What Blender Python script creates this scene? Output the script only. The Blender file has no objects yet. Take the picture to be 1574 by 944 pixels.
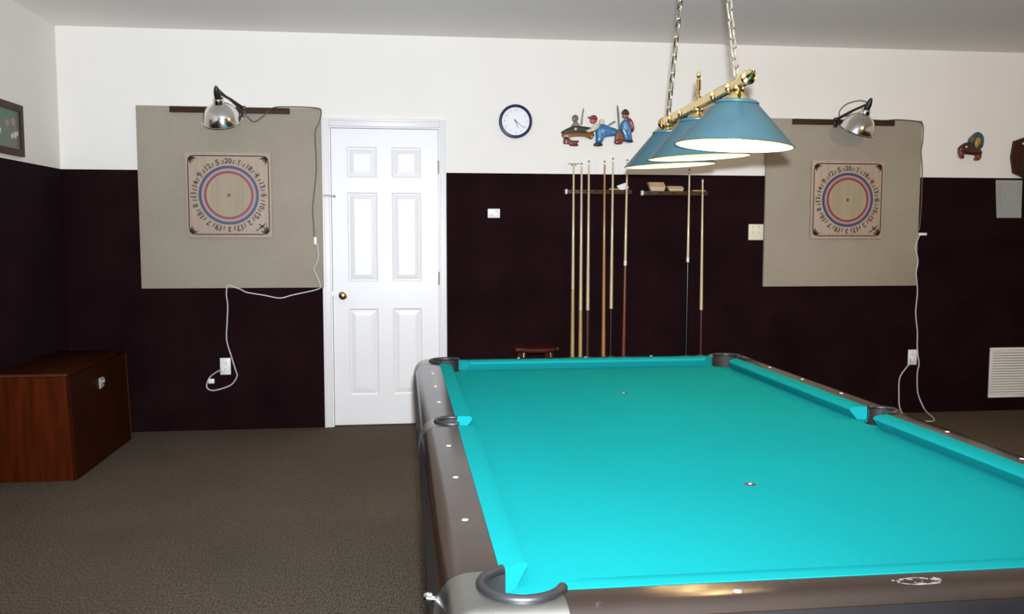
import bpy, bmesh, math, random
from mathutils import Vector, Matrix
random.seed(7)
PI = math.pi
S = bpy.context.scene
C = S.collection

# ------------------------------------------------------------------ camera
YAW, PITCH, ROLL = 0.12306, 0.08214, 0.0011
CAM = Vector((0.0, -6.155, 1.332))
fwd = Vector((math.sin(YAW)*math.cos(PITCH), math.cos(YAW)*math.cos(PITCH), -math.sin(PITCH)))
rgt = Vector((math.cos(YAW), -math.sin(YAW), 0))
upv = rgt.cross(fwd)
r2 = rgt*math.cos(ROLL)+upv*math.sin(ROLL)
u2 = -rgt*math.sin(ROLL)+upv*math.cos(ROLL)
cd = bpy.data.cameras.new('camera')
cam = bpy.data.objects.new('camera', cd); C.objects.link(cam)
cd.sensor_width = 36; cd.lens = 36*1363.57/1574
cd.clip_start = 0.05; cd.clip_end = 60
M3 = Matrix((r2, u2, -fwd)).transposed()
cam.matrix_world = Matrix.Translation(CAM) @ M3.to_4x4()
S.camera = cam

# ------------------------------------------------------------------ world, lights, exposure
w = bpy.data.worlds.new('world'); S.world = w; w.use_nodes = True
w.node_tree.nodes['Background'].inputs[0].default_value = (0.9, 0.95, 1.0, 1)
w.node_tree.nodes['Background'].inputs[1].default_value = 0.05
S.view_settings.view_transform = 'Standard'
S.view_settings.look = 'None'
S.view_settings.exposure = 0.0
S.view_settings.gamma = 1.0
S.view_settings.use_curve_mapping = False

# the photographer's flash, a small bright head just above the lens
fl = bpy.data.lights.new('camera_flash', 'SPOT')
fl.energy = 1300; fl.color = (0.84, 0.91, 1.0)
fl.spot_size = math.radians(124); fl.spot_blend = 1.0; fl.shadow_soft_size = 0.02
flo = bpy.data.objects.new('camera_flash', fl); C.objects.link(flo)
flo.location = CAM + Vector((0.02, 0.0, 0.085))
flo.rotation_euler = (Vector((0.65, 0.0, 3.05)) - flo.location).to_track_quat('-Z', 'Y').to_euler()

# ------------------------------------------------------------------ materials
MATS = {}
def srgb(r, g, b):
    f = lambda c: (c/255/12.92 if c/255 <= 0.04045 else ((c/255+0.055)/1.055)**2.4)
    return (f(r), f(g), f(b), 1)
def mat(name, col, rough=0.5, metal=0.0, spec=0.5, noise=0.0, scale=8.0, stretch=(1, 1, 1), col2=None,
        bump=0.0, bscale=None, sheen=0.0, coat=0.0, emit=None, estr=0.0, fine=0.0, rvar=0.0):
    if name in MATS: return MATS[name]
    m = bpy.data.materials.new(name); m.use_nodes = True
    nt = m.node_tree; N = nt.nodes; L = nt.links
    b = N['Principled BSDF']
    b.inputs['Roughness'].default_value = rough
    b.inputs['Metallic'].default_value = metal
    b.inputs['Specular IOR Level'].default_value = spec
    b.inputs['Sheen Weight'].default_value = sheen
    b.inputs['Coat Weight'].default_value = coat
    b.inputs['Coat Roughness'].default_value = 0.1
    if emit:
        b.inputs['Emission Color'].default_value = emit; b.inputs['Emission Strength'].default_value = estr
    tc = N.new('ShaderNodeTexCoord'); mp = N.new('ShaderNodeMapping')
    mp.inputs['Scale'].default_value = stretch
    L.new(tc.outputs['Object'], mp.inputs['Vector'])
    nz = N.new('ShaderNodeTexNoise'); nz.inputs['Scale'].default_value = scale; nz.inputs['Detail'].default_value = 5
    L.new(mp.outputs[0], nz.inputs['Vector'])
    c2 = col2 if col2 else tuple(c*(1-noise) for c in col[:3])+(1,)
    mx = N.new('ShaderNodeMix'); mx.data_type = 'RGBA'
    mr = N.new('ShaderNodeMapRange'); mr.inputs['From Min'].default_value = 0.3; mr.inputs['From Max'].default_value = 0.7
    L.new(nz.outputs['Fac'], mr.inputs['Value']); L.new(mr.outputs[0], mx.inputs['Factor'])
    mx.inputs['A'].default_value = col; mx.inputs['B'].default_value = c2
    out = mx.outputs['Result']
    if fine > 0:
        n2 = N.new('ShaderNodeTexNoise'); n2.inputs['Scale'].default_value = bscale or scale*20; n2.inputs['Detail'].default_value = 2
        L.new(tc.outputs['Object'], n2.inputs['Vector'])
        m2 = N.new('ShaderNodeMix'); m2.data_type = 'RGBA'; m2.blend_type = 'MULTIPLY'; m2.inputs['Factor'].default_value = 1
        r = N.new('ShaderNodeMapRange'); r.inputs['From Min'].default_value = .3; r.inputs['From Max'].default_value = .7
        r.inputs['To Min'].default_value = 1-fine; r.inputs['To Max'].default_value = 1+fine
        L.new(n2.outputs['Fac'], r.inputs['Value'])
        L.new(out, m2.inputs['A']); L.new(r.outputs[0], m2.inputs['B']); out = m2.outputs['Result']
    L.new(out, b.inputs['Base Color'])
    if rvar > 0:
        r = N.new('ShaderNodeMapRange'); r.inputs['To Min'].default_value = max(0, rough-rvar); r.inputs['To Max'].default_value = rough+rvar
        L.new(nz.outputs['Fac'], r.inputs['Value']); L.new(r.outputs[0], b.inputs['Roughness'])
    if bump > 0:
        n3 = N.new('ShaderNodeTexNoise'); n3.inputs['Scale'].default_value = bscale or scale*20; n3.inputs['Detail'].default_value = 3
        L.new(tc.outputs['Object'], n3.inputs['Vector'])
        bp = N.new('ShaderNodeBump'); bp.inputs['Strength'].default_value = bump; bp.inputs['Distance'].default_value = 0.004
        L.new(n3.outputs['Fac'], bp.inputs['Height']); L.new(bp.outputs[0], b.inputs['Normal'])
    MATS[name] = m
    return m

WALL = mat('white_wall_paint', (0.815, 0.78, 0.725, 1), 0.75, noise=0.03, scale=2, bump=0.05, bscale=160)
CEIL = mat('ceiling_paint', (0.90, 0.86, 0.81, 1), 0.85, noise=0.03, scale=2, bump=0.08, bscale=120)
WAIN = mat('plum_wall_carpet', (0.0165, 0.0062, 0.0072, 1), 0.95, spec=0.03, col2=(0.0090, 0.0034, 0.0042, 1), scale=3.0, fine=0.5, bscale=260, bump=0.5, sheen=0.012)
WAIN.node_tree.nodes['Principled BSDF'].inputs['Sheen Tint'].default_value = (0.75, 0.42, 0.70, 1)
DOORW = mat('door_white_paint', (0.765, 0.745, 0.745, 1), 0.38, noise=0.02, scale=3)
CASEW = mat('casing_white_paint', (0.765, 0.745, 0.745, 1), 0.4, noise=0.02, scale=3)
BOARD = mat('grey_board_cloth', (0.36, 0.315, 0.245, 1), 0.95, spec=0.1, noise=0.12, scale=2.5, fine=0.12, bscale=190, bump=0.4)
BATTEN = mat('brown_batten_wood', (0.060, 0.028, 0.016, 1), 0.55, spec=0.1, noise=0.4, scale=6, stretch=(1, 10, 10))
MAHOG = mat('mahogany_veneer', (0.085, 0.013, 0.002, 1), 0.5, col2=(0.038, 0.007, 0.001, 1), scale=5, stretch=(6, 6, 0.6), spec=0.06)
MAHOG_SHADE = mat('mahogany_shaded', (0.036, 0.0065, 0.0016, 1), 0.5, col2=(0.020, 0.0040, 0.0012, 1), scale=4, stretch=(6, 6, 0.6), spec=0.06)  # same mahogany with shade put into the colour, for cabinet top and door
MEDGE = mat('mahogany_edge', (0.10, 0.030, 0.014, 1), 0.4, spec=0.15, noise=0.3, scale=10)
BRASS = mat('polished_brass', (0.83, 0.62, 0.27, 1), 0.16, metal=1, noise=0.06, scale=20)
BRASSK = mat('antique_brass', (0.42, 0.33, 0.16, 1), 0.28, metal=1, noise=0.2, scale=20)
CHROME = mat('spun_aluminium', (0.78, 0.76, 0.73, 1), 0.16, metal=1, noise=0.08, scale=30)
STEEL = mat('satin_cast_metal', (0.37, 0.355, 0.33, 1), 0.30, metal=1, noise=0.15, scale=14, rvar=0.1)
BLACKP = mat('black_plastic', (0.010, 0.010, 0.011, 1), 0.4, noise=0.2, scale=15)
RUBBER = mat('black_rubber', (0.009, 0.009, 0.010, 1), 0.45, noise=0.3, scale=20)
PIT = mat('pocket_black', (0.008, 0.008, 0.009, 1), 0.7, noise=0.3, scale=20)
WPLAS = mat('white_plastic', (0.80, 0.80, 0.79, 1), 0.4, noise=0.03, scale=10)
IVORY = mat('ivory_plastic', (0.74, 0.70, 0.55, 1), 0.4, noise=0.03, scale=10)
CORDW = mat('white_cord_vinyl', (0.58, 0.56, 0.55, 1), 0.5, noise=0.1, scale=10)
CORDB = mat('brown_cord_vinyl', (0.10, 0.075, 0.055, 1), 0.5, noise=0.1, scale=10)
SLOT = mat('outlet_slot_dark', (0.05, 0.05, 0.05, 1), 0.6)
TEALS = mat('teal_enamel', (0.027, 0.084, 0.106, 1), 0.42, noise=0.18, scale=14, coat=0.2)
TEALR = mat('dark_teal_ring', (0.04, 0.12, 0.15, 1), 0.4, noise=0.1, scale=14)
SHIN = mat('white_enamel_lining', (0.90, 0.88, 0.82, 1), 0.4, noise=0.02, scale=10)
NAVY = mat('navy_plastic', (0.010, 0.012, 0.065, 1), 0.35, noise=0.1, scale=10)
DIAL = mat('clock_dial_white', (0.80, 0.80, 0.82, 1), 0.5, noise=0.02, scale=10)
DIALG = mat('clock_print_grey', (0.36, 0.36, 0.38, 1), 0.6)
HANDG = mat('clock_hand_grey', (0.10, 0.11, 0.11, 1), 0.5)

# felt: teal nap with faint chalk dust
def felt_mat():
    m = mat('teal_billiard_cloth', (0.006, 0.198, 0.203, 1), 0.95, spec=0.0, col2=(0.006, 0.182, 0.187, 1), scale=2.2, fine=0.05, bscale=420, bump=0.12)
    nt = m.node_tree; N = nt.nodes; L = nt.links; b = N['Principled BSDF']
    src = b.inputs['Base Color'].links[0].from_socket
    tc = N['Texture Coordinate']
    n = N.new('ShaderNodeTexNoise'); n.inputs['Scale'].default_value = 9; n.inputs['Detail'].default_value = 8; n.inputs['Roughness'].default_value = 0.7
    L.new(tc.outputs['Object'], n.inputs['Vector'])
    r = N.new('ShaderNodeMapRange'); r.inputs['From Min'].default_value = 0.66; r.inputs['From Max'].default_value = 0.82; r.inputs['To Max'].default_value = 0.45
    L.new(n.outputs['Fac'], r.inputs['Value'])
    mx = N.new('ShaderNodeMix'); mx.data_type = 'RGBA'; mx.inputs['B'].default_value = (0.10, 0.34, 0.34, 1)
    L.new(r.outputs[0], mx.inputs['Factor']); L.new(src, mx.inputs['A']); L.new(mx.outputs['Result'], b.inputs['Base Color'])
    return m
FELT = felt_mat()

# laminate rail with pale chalk smudges
def rail_mat():
    m = mat('dark_rail_laminate', (0.020, 0.0105, 0.007, 1), 0.17, spec=0.5, noise=0.3, scale=10, rvar=0.04)
    nt = m.node_tree; N = nt.nodes; L = nt.links; b = N['Principled BSDF']
    src = b.inputs['Base Color'].links[0].from_socket
    tc = N['Texture Coordinate']
    mp = N.new('ShaderNodeMapping'); mp.inputs['Scale'].default_value = (16, 9, 9)
    L.new(tc.outputs['Object'], mp.inputs['Vector'])
    n = N.new('ShaderNodeTexNoise'); n.inputs['Scale'].default_value = 1.0; n.inputs['Detail'].default_value = 9; n.inputs['Roughness'].default_value = 0.65
    L.new(mp.outputs[0], n.inputs['Vector'])
    r = N.new('ShaderNodeMapRange'); r.inputs['From Min'].default_value = 0.655; r.inputs['From Max'].default_value = 0.80; r.inputs['To Max'].default_value = 0.5
    L.new(n.outputs['Fac'], r.inputs['Value'])
    mx = N.new('ShaderNodeMix'); mx.data_type = 'RGBA'; mx.inputs['B'].default_value = (0.20, 0.24, 0.34, 1)
    L.new(r.outputs[0], mx.inputs['Factor']); L.new(src, mx.inputs['A']); L.new(mx.outputs['Result'], b.inputs['Base Color'])
    return m
RAILM = rail_mat()

# looped floor carpet: ribs with speckle
def carpet_mat():
    m = bpy.data.materials.new('brown_loop_carpet'); m.use_nodes = True
    nt = m.node_tree; N = nt.nodes; L = nt.links; b = N['Principled BSDF']
    b.inputs['Roughness'].default_value = 0.95; b.inputs['Specular IOR Level'].default_value = 0.1
    tc = N.new('ShaderNodeTexCoord')
    wv = N.new('ShaderNodeTexWave'); wv.wave_type = 'BANDS'; wv.bands_direction = 'X'
    wv.inputs['Scale'].default_value = 50; wv.inputs['Distortion'].default_value = 1.2; wv.inputs['Detail'].default_value = 2; wv.inputs['Detail Scale'].default_value = 3
    L.new(tc.outputs['Object'], wv.inputs['Vector'])
    mp = N.new('ShaderNodeMapping'); mp.inputs['Scale'].default_value = (150, 70, 100); L.new(tc.outputs['Object'], mp.inputs['Vector'])
    n = N.new('ShaderNodeTexNoise'); n.inputs['Scale'].default_value = 1.0; n.inputs['Detail'].default_value = 2
    L.new(mp.outputs[0], n.inputs['Vector'])
    n2 = N.new('ShaderNodeTexNoise'); n2.inputs['Scale'].default_value = 1.7; n2.inputs['Detail'].default_value = 3
    L.new(tc.outputs['Object'], n2.inputs['Vector'])
    add = N.new('ShaderNodeMath'); add.operation = 'MULTIPLY_ADD'; add.inputs[1].default_value = 0.35
    L.new(wv.outputs['Fac'], add.inputs[0]); L.new(n.outputs['Fac'], add.inputs[2])
    cr = N.new('ShaderNodeValToRGB')
    cr.color_ramp.elements[0].position = 0.38; cr.color_ramp.elements[0].color = (0.016, 0.011, 0.008, 1)
    cr.color_ramp.elements[1].position = 0.92; cr.color_ramp.elements[1].color = (0.172, 0.134, 0.102, 1)
    L.new(add.outputs[0], cr.inputs[0])
    m2 = N.new('ShaderNodeMix'); m2.data_type = 'RGBA'; m2.blend_type = 'MULTIPLY'; m2.inputs['Factor'].default_value = 1
    r = N.new('ShaderNodeMapRange'); r.inputs['To Min'].default_value = 0.8; r.inputs['To Max'].default_value = 1.2
    L.new(n2.outputs['Fac'], r.inputs['Value']); L.new(cr.outputs[0], m2.inputs['A']); L.new(r.outputs[0], m2.inputs['B'])
    L.new(m2.outputs['Result'], b.inputs['Base Color'])
    bp = N.new('ShaderNodeBump'); bp.inputs['Strength'].default_value = 0.6; bp.inputs['Distance'].default_value = 0.006
    L.new(add.outputs[0], bp.inputs['Height']); L.new(bp.outputs[0], b.inputs['Normal'])
    return m
CARPET = carpet_mat()

# ------------------------------------------------------------------ mesh helpers (geometry in world coordinates)
BASE = {}
def add_box(bm, x0, x1, y0, y1, z0, z1, bevel=0.0, seg=2):
    r = bmesh.ops.create_cube(bm, size=1)
    vs = r['verts']
    for v in vs:
        v.co = Vector((x0+(v.co.x+.5)*(x1-x0), y0+(v.co.y+.5)*(y1-y0), z0+(v.co.z+.5)*(z1-z0)))
    if bevel > 0:
        es = list({e for v in vs for e in v.link_edges})
        bmesh.ops.bevel(bm, geom=es, offset=bevel, segments=seg, affect='EDGES', profile=0.5)
    return bm
def box(*a, **k): return add_box(bmesh.new(), *a, **k)
def add_lathe(bm, prof, n=32, mtx=None):
    """prof: (radius, height) list revolved about local z, then moved by mtx"""
    mtx = mtx or Matrix()
    rings = []
    for r, z in prof:
        if r < 1e-6: rings.append([bm.verts.new(mtx @ Vector((0, 0, z)))])
        else: rings.append([bm.verts.new(mtx @ Vector((r*math.cos(2*PI*i/n), r*math.sin(2*PI*i/n), z))) for i in range(n)])
    for a, b in zip(rings, rings[1:]):
        for i in range(n):
            j = (i+1) % n
            if len(a) == 1 and len(b) == 1: continue
            if len(a) == 1: bm.faces.new((a[0], b[j], b[i]))
            elif len(b) == 1: bm.faces.new((a[i], a[j], b[0]))
            else: bm.faces.new((a[i], a[j], b[j], b[i]))
    return bm
def lathe(prof, n=32, mtx=None): return add_lathe(bmesh.new(), prof, n, mtx)
def T(x, y, z): return Matrix.Translation((x, y, z))
def frame_to(p, d):
    """matrix at p whose local z runs along d"""
    return Matrix.Translation(p) @ Vector(d).to_track_quat('Z', 'Y').to_matrix().to_4x4()
def catmull(pts, k=6):
    P = [Vector(p) for p in pts]; out = []
    for i in range(len(P)-1):
        a = P[max(i-1, 0)]; b = P[i]; c = P[i+1]; d = P[min(i+2, len(P)-1)]
        for s in range(k):
            t = s/k
            out.append(0.5*((2*b)+(c-a)*t+(2*a-5*b+4*c-d)*t*t+(3*b-a-3*c+d)*t**3))
    out.append(P[-1]); return out
def add_tube(bm, pts, r, n=8, closed=False, cap=True):
    P = [Vector(p) for p in pts]; rings = []
    m = len(P)
    nrm = None
    for i in range(m):
        if closed: t = P[(i+1) % m]-P[i-1]
        else: t = P[min(i+1, m-1)]-P[max(i-1, 0)]
        t.normalize()
        if nrm is None:
            nrm = t.orthogonal().normalized()
        else:
            nrm = (nrm - t*nrm.dot(t))
            nrm = nrm.normalized() if nrm.length > 1e-6 else t.orthogonal().normalized()
        bn = t.cross(nrm)
        rr = r[i] if isinstance(r, (list, tuple)) else r
        rings.append([bm.verts.new(P[i]+nrm*rr*math.cos(2*PI*k/n)+bn*rr*math.sin(2*PI*k/n)) for k in range(n)])
    rng = range(m) if closed else range(m-1)
    for i in rng:
        a, b = rings[i], rings[(i+1) % m]
        for k in range(n):
            l = (k+1) % n
            bm.faces.new((a[k], a[l], b[l], b[k]))
    if cap and not closed:
        bm.faces.new(list(reversed(rings[0]))); bm.faces.new(rings[-1])
    return bm
def tube(pts, r, n=8, closed=False): return add_tube(bmesh.new(), pts, r, n, closed)
def chaikin(pts, it=2):
    for _ in range(it):
        o = []
        for i in range(len(pts)):
            a, b = pts[i], pts[(i+1) % len(pts)]
            o += [(a[0]*.75+b[0]*.25, a[1]*.75+b[1]*.25), (a[0]*.25+b[0]*.75, a[1]*.25+b[1]*.75)]
        pts = o
    return pts
def add_wall_blob(bm, pts, y, t, smooth=2, puff=True):
    """outline in (x, z) on the plane y, swelling t towards the room (-y)"""
    p = chaikin(pts, smooth) if smooth else pts
    cx = sum(q[0] for q in p)/len(p); cz = sum(q[1] for q in p)/len(p)
    lv = [(1, 0), (1, .45), (.93, .78), (.75, .95), (.45, 1)] if puff else [(1, 0), (1, 1)]
    rings = [[bm.verts.new((cx+(a-cx)*s, y-t*h, cz+(b-cz)*s)) for a, b in p] for s, h in lv]
    n = len(p)
    for a, b in zip(rings, rings[1:]):
        for i in range(n): bm.faces.new((a[i], a[(i+1) % n], b[(i+1) % n], b[i]))
    bm.faces.new(rings[-1]); bm.faces.new(list(reversed(rings[0])))
    return bm
def prism(poly, axis, a, b):
    """poly: 2D outline; axis 'x','y','z' extrudes between a and b"""
    bm = bmesh.new()
    def pt(u, v, w): return {'x': (w, u, v), 'y': (u, w, v), 'z': (u, v, w)}[axis]
    A = [bm.verts.new(pt(u, v, a)) for u, v in poly]; B = [bm.verts.new(pt(u, v, b)) for u, v in poly]
    n = len(poly)
    bm.faces.new(A); bm.faces.new(list(reversed(B)))
    for i in range(n): bm.faces.new((A[i], B[i], B[(i+1) % n], A[(i+1) % n]))
    return bm
def finish(bm, name, m, smooth=35):
    bmesh.ops.recalc_face_normals(bm, faces=bm.faces)
    me = bpy.data.meshes.new(name); bm.to_mesh(me); bm.free()
    me.materials.append(m)
    if smooth:
        me.polygons.foreach_set('use_smooth', [True]*len(me.polygons)); me.set_sharp_from_angle(angle=math.radians(smooth))
    return me
def obj(name, bm, m, parent=None, base=(0, 0, 0), smooth=35):
    b = BASE[parent.name] if parent else Vector(base)
    bmesh.ops.translate(bm, vec=-b, verts=bm.verts)
    o = bpy.data.objects.new(name, finish(bm, name, m, smooth)); C.objects.link(o)
    if parent: o.parent = parent
    else: o.location = b
    BASE[o.name] = b
    return o
def tag(o, label, cat, group=None):
    o['label'] = label; o['category'] = cat
    if group: o['group'] = group
    return o
def thing(name, label, cat, loc, group=None):
    o = bpy.data.objects.new(name, None); C.objects.link(o); o.location = loc; o.empty_display_size = 0.1
    BASE[o.name] = Vector(loc)
    return tag(o, label, cat, group)
def struct(name, bm, m, label=None, smooth=0):
    o = obj(name, bm, m, smooth=smooth); o['kind'] = 'structure'
    if label: o['label'] = label
    return o
def text_into(bm, s, size, mtx, bold=0.0):
    cu = bpy.data.curves.new('print', 'FONT'); cu.body = s; cu.size = size; cu.align_x = 'CENTER'; cu.align_y = 'CENTER'
    cu.resolution_u = 3; cu.offset = bold
    t = bpy.data.objects.new('print', cu); C.objects.link(t)
    me = bpy.data.meshes.new_from_object(t)
    me.transform(mtx); bm.from_mesh(me)
    bpy.data.objects.remove(t); bpy.data.curves.remove(cu); bpy.data.meshes.remove(me)

# ------------------------------------------------------------------ room shell
XL, XR, YF, HC, WZ = -2.2055, 5.5, -9.2, 2.666, 1.750
DX0, DX1, DZ = -0.4715, 0.2495, 2.042          # door leaf
struct('floor', box(XL-.1, XR+.1, YF-.1, 0.1, -0.1, 0), CARPET, 'dark brown looped pile carpet covering the floor')
struct('ceiling', box(XL-.1, XR+.1, YF-.1, 0.1, HC, HC+0.1), CEIL, 'plain off-white painted ceiling')
bm = bmesh.new()
add_box(bm, XL-.1, DX0-.02, 0, 0.1, 0, HC); add_box(bm, DX1+.02, XR+.1, 0, 0.1, 0, HC); add_box(bm, DX0-.02, DX1+.02, 0, 0.1, DZ+.02, HC)
wb = struct('wall_back', bm, WALL, 'white painted wall above dark plum carpet wainscot')
for a, b in ((XL+.008, DX0-.068), (DX1+.056, XR)):
    obj('wainscot_carpet', box(a, b, -0.008, 0.0, 0, WZ, bevel=0.002), WAIN, wb)
wl = struct('wall_left', box(XL-.1, XL, YF, 0, 0, HC), WALL, 'left white wall with dark plum carpet wainscot')
obj('wainscot_carpet', box(XL, XL+.008, YF, -0.0, 0, WZ, bevel=0.002), WAIN, wl)
wr = struct('wall_right', box(XR, XR+.1, YF, 0, 0, HC), WALL, 'right white wall')
obj('wainscot_carpet', box(XR-.008, XR, YF, -0.01, 0, WZ), WAIN, wr)
wf = struct('wall_front', box(XL-.1, XR+.1, YF-.1, YF, 0, HC), WALL, 'wall behind the photographer')
obj('wainscot_carpet', box(XL+.01, XR-.01, YF, YF+.008, 0, WZ), WAIN, wf)

# ------------------------------------------------------------------ door
bm = bmesh.new()
st = 0.105
for a, b in ((DX0, DX0+st), (DX0+.305, DX0+.405), (DX1-.117, DX1)):
    add_box(bm, a, b, 0.012, 0.047, 0.012, DZ)
xs = ((DX0+st, DX0+.305), (DX0+.405, DX1-.117))
zr = ((0.012, 0.215), (0.818, 1.005), (1.612, 1.714), (1.919, DZ))
for a, b in xs:
    for c, d in zr: add_box(bm, a, b, 0.012, 0.047, c, d)
door = struct('door_1', bm, DOORW, 'white six-panel interior door with brass knob')
for a, b in xs:
    for (c, d) in ((0.215, 0.818), (1.005, 1.612), (1.714, 1.919)):
        bm = bmesh.new()
        lv = [(0, .012), (.006, .017), (.014, .018), (.038, .0140), (.046, .0130)]
        rings = []
        for i, y in lv: rings.append([bm.verts.new(v) for v in ((a+i, y, c+i), (b-i, y, c+i), (b-i, y, d-i), (a+i, y, d-i))])
        for p, q in zip(rings, rings[1:]):
            for k in range(4): bm.faces.new((p[k], p[(k+1) % 4], q[(k+1) % 4], q[k]))
        bm.faces.new(rings[-1])
        obj('panel', bm, DOORW, door, smooth=0)
kn = obj('door_knob', lathe([(0, -.062), (.014, -.062), (.025, -.055), (.0275, -.043), (.024, -.030), (.012, -.022), (.010, -.010), (.030, -.008), (.032, 0), (0, 0)], 28,
     T(-0.404, 0.012, 0.912) @ Matrix.Rotation(-PI/2, 4, 'X') ), BRASSK, door)
kn['label'] = 'round antique brass door knob'
obj('latch_plate', box(DX0-.012, DX0+.001, 0.006, 0.012, 0.885, 0.940, bevel=.001), BRASSK, door)
for z in (1.788, 1.025, 0.26):
    bm = bmesh.new(); add_tube(bm, [(DX1+.004, 0.006, z-.045), (DX1+.004, 0.006, z+.045)], 0.006, 8)
    add_box(bm, DX1-.002, DX1+.010, 0.010, 0.013, z-.043, z+.043)
    obj('hinge', bm, BRASSK, door)
la = obj('slide_bolt', box(-0.528, -0.486, -0.030, -0.021, 1.578, 1.604, bevel=.002), WPLAS, door)
bm = bmesh.new(); add_tube(bm, [(-.520, -.034, 1.592), (-.440, -.034, 1.586)], 0.006, 10); add_tube(bm, [(-.450, -.034, 1.587), (-.450, -.046, 1.580)], 0.005, 8)
obj('bolt_pin', bm, CHROME, la)
# casing
def casing(name, x0, x1, z0, z1, vertical, flip):
    bm = bmesh.new()
    add_box(bm, x0, x1, -0.016, 0.0, z0, z1, bevel=.003)
    if vertical:
        a, b = (x0, x0+.018) if not flip else (x1-.018, x1)
        add_box(bm, a, b, -0.021, -0.014, z0, z1, bevel=.003)
    else:
        add_box(bm, x0, x1, -0.021, -0.014, z1-.018, z1, bevel=.003)
    o = struct(name, bm, CASEW, smooth=35)
    return o
casing('trim_1', DX0-.066, DX0-.012, 0, DZ+.066, True, False)['label'] = 'white door casing on the knob side'
casing('trim_2', DX1+.012, DX1+.054, 0, DZ+.066, True, True)['label'] = 'white door casing on the hinge side'
casing('trim_3', DX0-.012, DX1+.012, DZ+.012, DZ+.066, False, False)['label'] = 'white door head casing'
bm = bmesh.new()
add_box(bm, DX0-.02, DX0-.003, 0.001, 0.1, 0, DZ+.02); add_box(bm, DX1+.003, DX1+.02, 0.001, 0.1, 0, DZ+.02); add_box(bm, DX0-.003, DX1+.003, 0.001, 0.1, DZ+.003, DZ+.02)
add_box(bm, DX0-.003, DX1+.003, 0.05, 0.1, 0, DZ+.003)
struct('trim_4', bm, CASEW, 'white door jamb')

# ------------------------------------------------------------------ pool table
TX, TY = 0.750, -3.774
tb = thing('pool_table', 'pool table with bright teal cloth and dark laminate rails', 'pool table', (TX, TY, 0))
NA, NB = 0.559, 1.1176          # nose lines
ZB, ZN = 0.787, 0.8245          # bed and cushion top
def arc(cx, cy, r, a0, a1, n=14):
    return [(cx+r*math.cos(math.radians(a0+(a1-a0)*i/n)), cy+r*math.sin(math.radians(a0+(a1-a0)*i/n))) for i in range(n+1)]
def tp(bm): bmesh.ops.translate(bm, vec=(TX, TY, 0), verts=bm.verts); return bm
# bed
quad = [(.575, 0)] + arc(.62, 0, .045, 180, 109.5, 8)[1:] + arc(.581, 1.1396, .055, -64, -207, 14)
def mir(pts, sx, sy):
    p = [(x*sx, y*sy) for x, y in pts]
    return p
out = mir(quad, 1, 1) + list(reversed(mir(quad, -1, 1))) + mir(quad, -1, -1)[1:] + list(reversed(mir(quad, 1, -1)))[:-1]
bed = obj('bed_cloth', tp(prism(out, 'z', ZB-.03, ZB)), FELT, tb, smooth=30)
for y in (NB/2, -NB/2):
    sp = obj('spot', tp(lathe([(0, ZB+.0012), (.0045, ZB+.0012), (.0045, ZB+.0006), (.0125, ZB+.0006), (.013, ZB), (0, ZB)], 20, T(0, y, 0))), mat('spot_black', (.02, .022, .022, 1), .7), bed)
    obj('spot_centre', tp(lathe([(0, ZB+.0022), (.004, ZB+.0022), (.004, ZB+.0010), (0, ZB+.0010)], 14, T(0, y, 0))), mat('spot_grey', (.40, .40, .36, 1), .7), bed)
# cushions : profile (offset from nose, z)
CP = [(0.022, ZB), (0.004, ZN-.016), (0.0, ZN-.010), (0.002, ZN-.004), (0.010, ZN-.0008), (0.030, ZN+.0006), (0.049, ZN+.0008), (0.049, ZB)]
def cushion(s0, s1, e0, e1, fn):
    """s0..s1 along nose, e0/e1 how far the back overruns at each end"""
    bm = bmesh.new(); rings = []
    n = 12
    for i in range(n+1):
        t = i/n; ring = []
        for o, z in CP:
            k = o/0.049
            a = s0-e0*k; b = s1+e1*k
            s = a+(b-a)*t
            x, y = fn(s, o); ring.append(bm.verts.new((x, y, z)))
        rings.append(ring)
    m = len(CP)
    for a, b in zip(rings, rings[1:]):
        for i in range(m): bm.faces.new((a[i], a[(i+1) % m], b[(i+1) % m], b[i]))
    bm.faces.new(rings[0]); bm.faces.new(list(reversed(rings[-1])))
    return tp(bm)
for sx in (-1, 1):
    for sy in (-1, 1):
        obj('cushion', cushion(.066, 1.042, .010, .050, lambda s, o: (sx*(NA+o), sy*s)), FELT, tb, smooth=30)
for sy in (-1, 1):
    obj('cushion', cushion(-.484, .484, .050, .050, lambda s, o: (s, sy*(NB+o))), FELT, tb, smooth=30)
CAB = mat('black_cabinet_laminate', (.010, .009, .010, 1), .4, noise=.3, scale=8)
# rails
RP = [(0.049, ZN-.0004), (0.070, ZN), (0.090, ZN-.0003), (0.104, ZN-.0016), (0.116, ZN-.005), (0.127, ZN-.0115), (0.136, ZN-.021), (0.143, ZN-.034), (0.148, ZN-.050), (0.1505, ZN-.068), (0.151, ZN-.09), (0.151, ZN-.128), (0.138, ZN-.135), (0.049, ZN-.135)]
RTOP = RP[:8]+[(0.143, ZN-.05), (0.049, ZN-.05)]
RTOPN = RP[:6]+[(0.127, ZN-.05), (0.049, ZN-.05)]
RSKN = [(0.1275, ZN-.0125)]+RP[6:13]+[(0.1275, ZN-.135)]
RSK = [(0.1432, ZN-.0350)]+RP[8:13]+[(0.1380, ZN-.050)]
def zrail(o):
    for (a, za), (b, zb) in zip(RP, RP[1:]):
        if a <= o <= b: return za+(zb-za)*(o-a)/(b-a)
def rail(s0, s1, fn, RP=RTOP):
    bm = bmesh.new(); rings = []
    for s in (s0, s1):
        rings.append([bm.verts.new((*fn(s, o), z)) for o, z in RP])
    m = len(RP); a, b = rings
    for i in range(m): bm.faces.new((a[i], a[(i+1) % m], b[(i+1) % m], b[i]))
    bm.faces.new(a); bm.faces.new(list(reversed(b)))
    return tp(bm)
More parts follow.
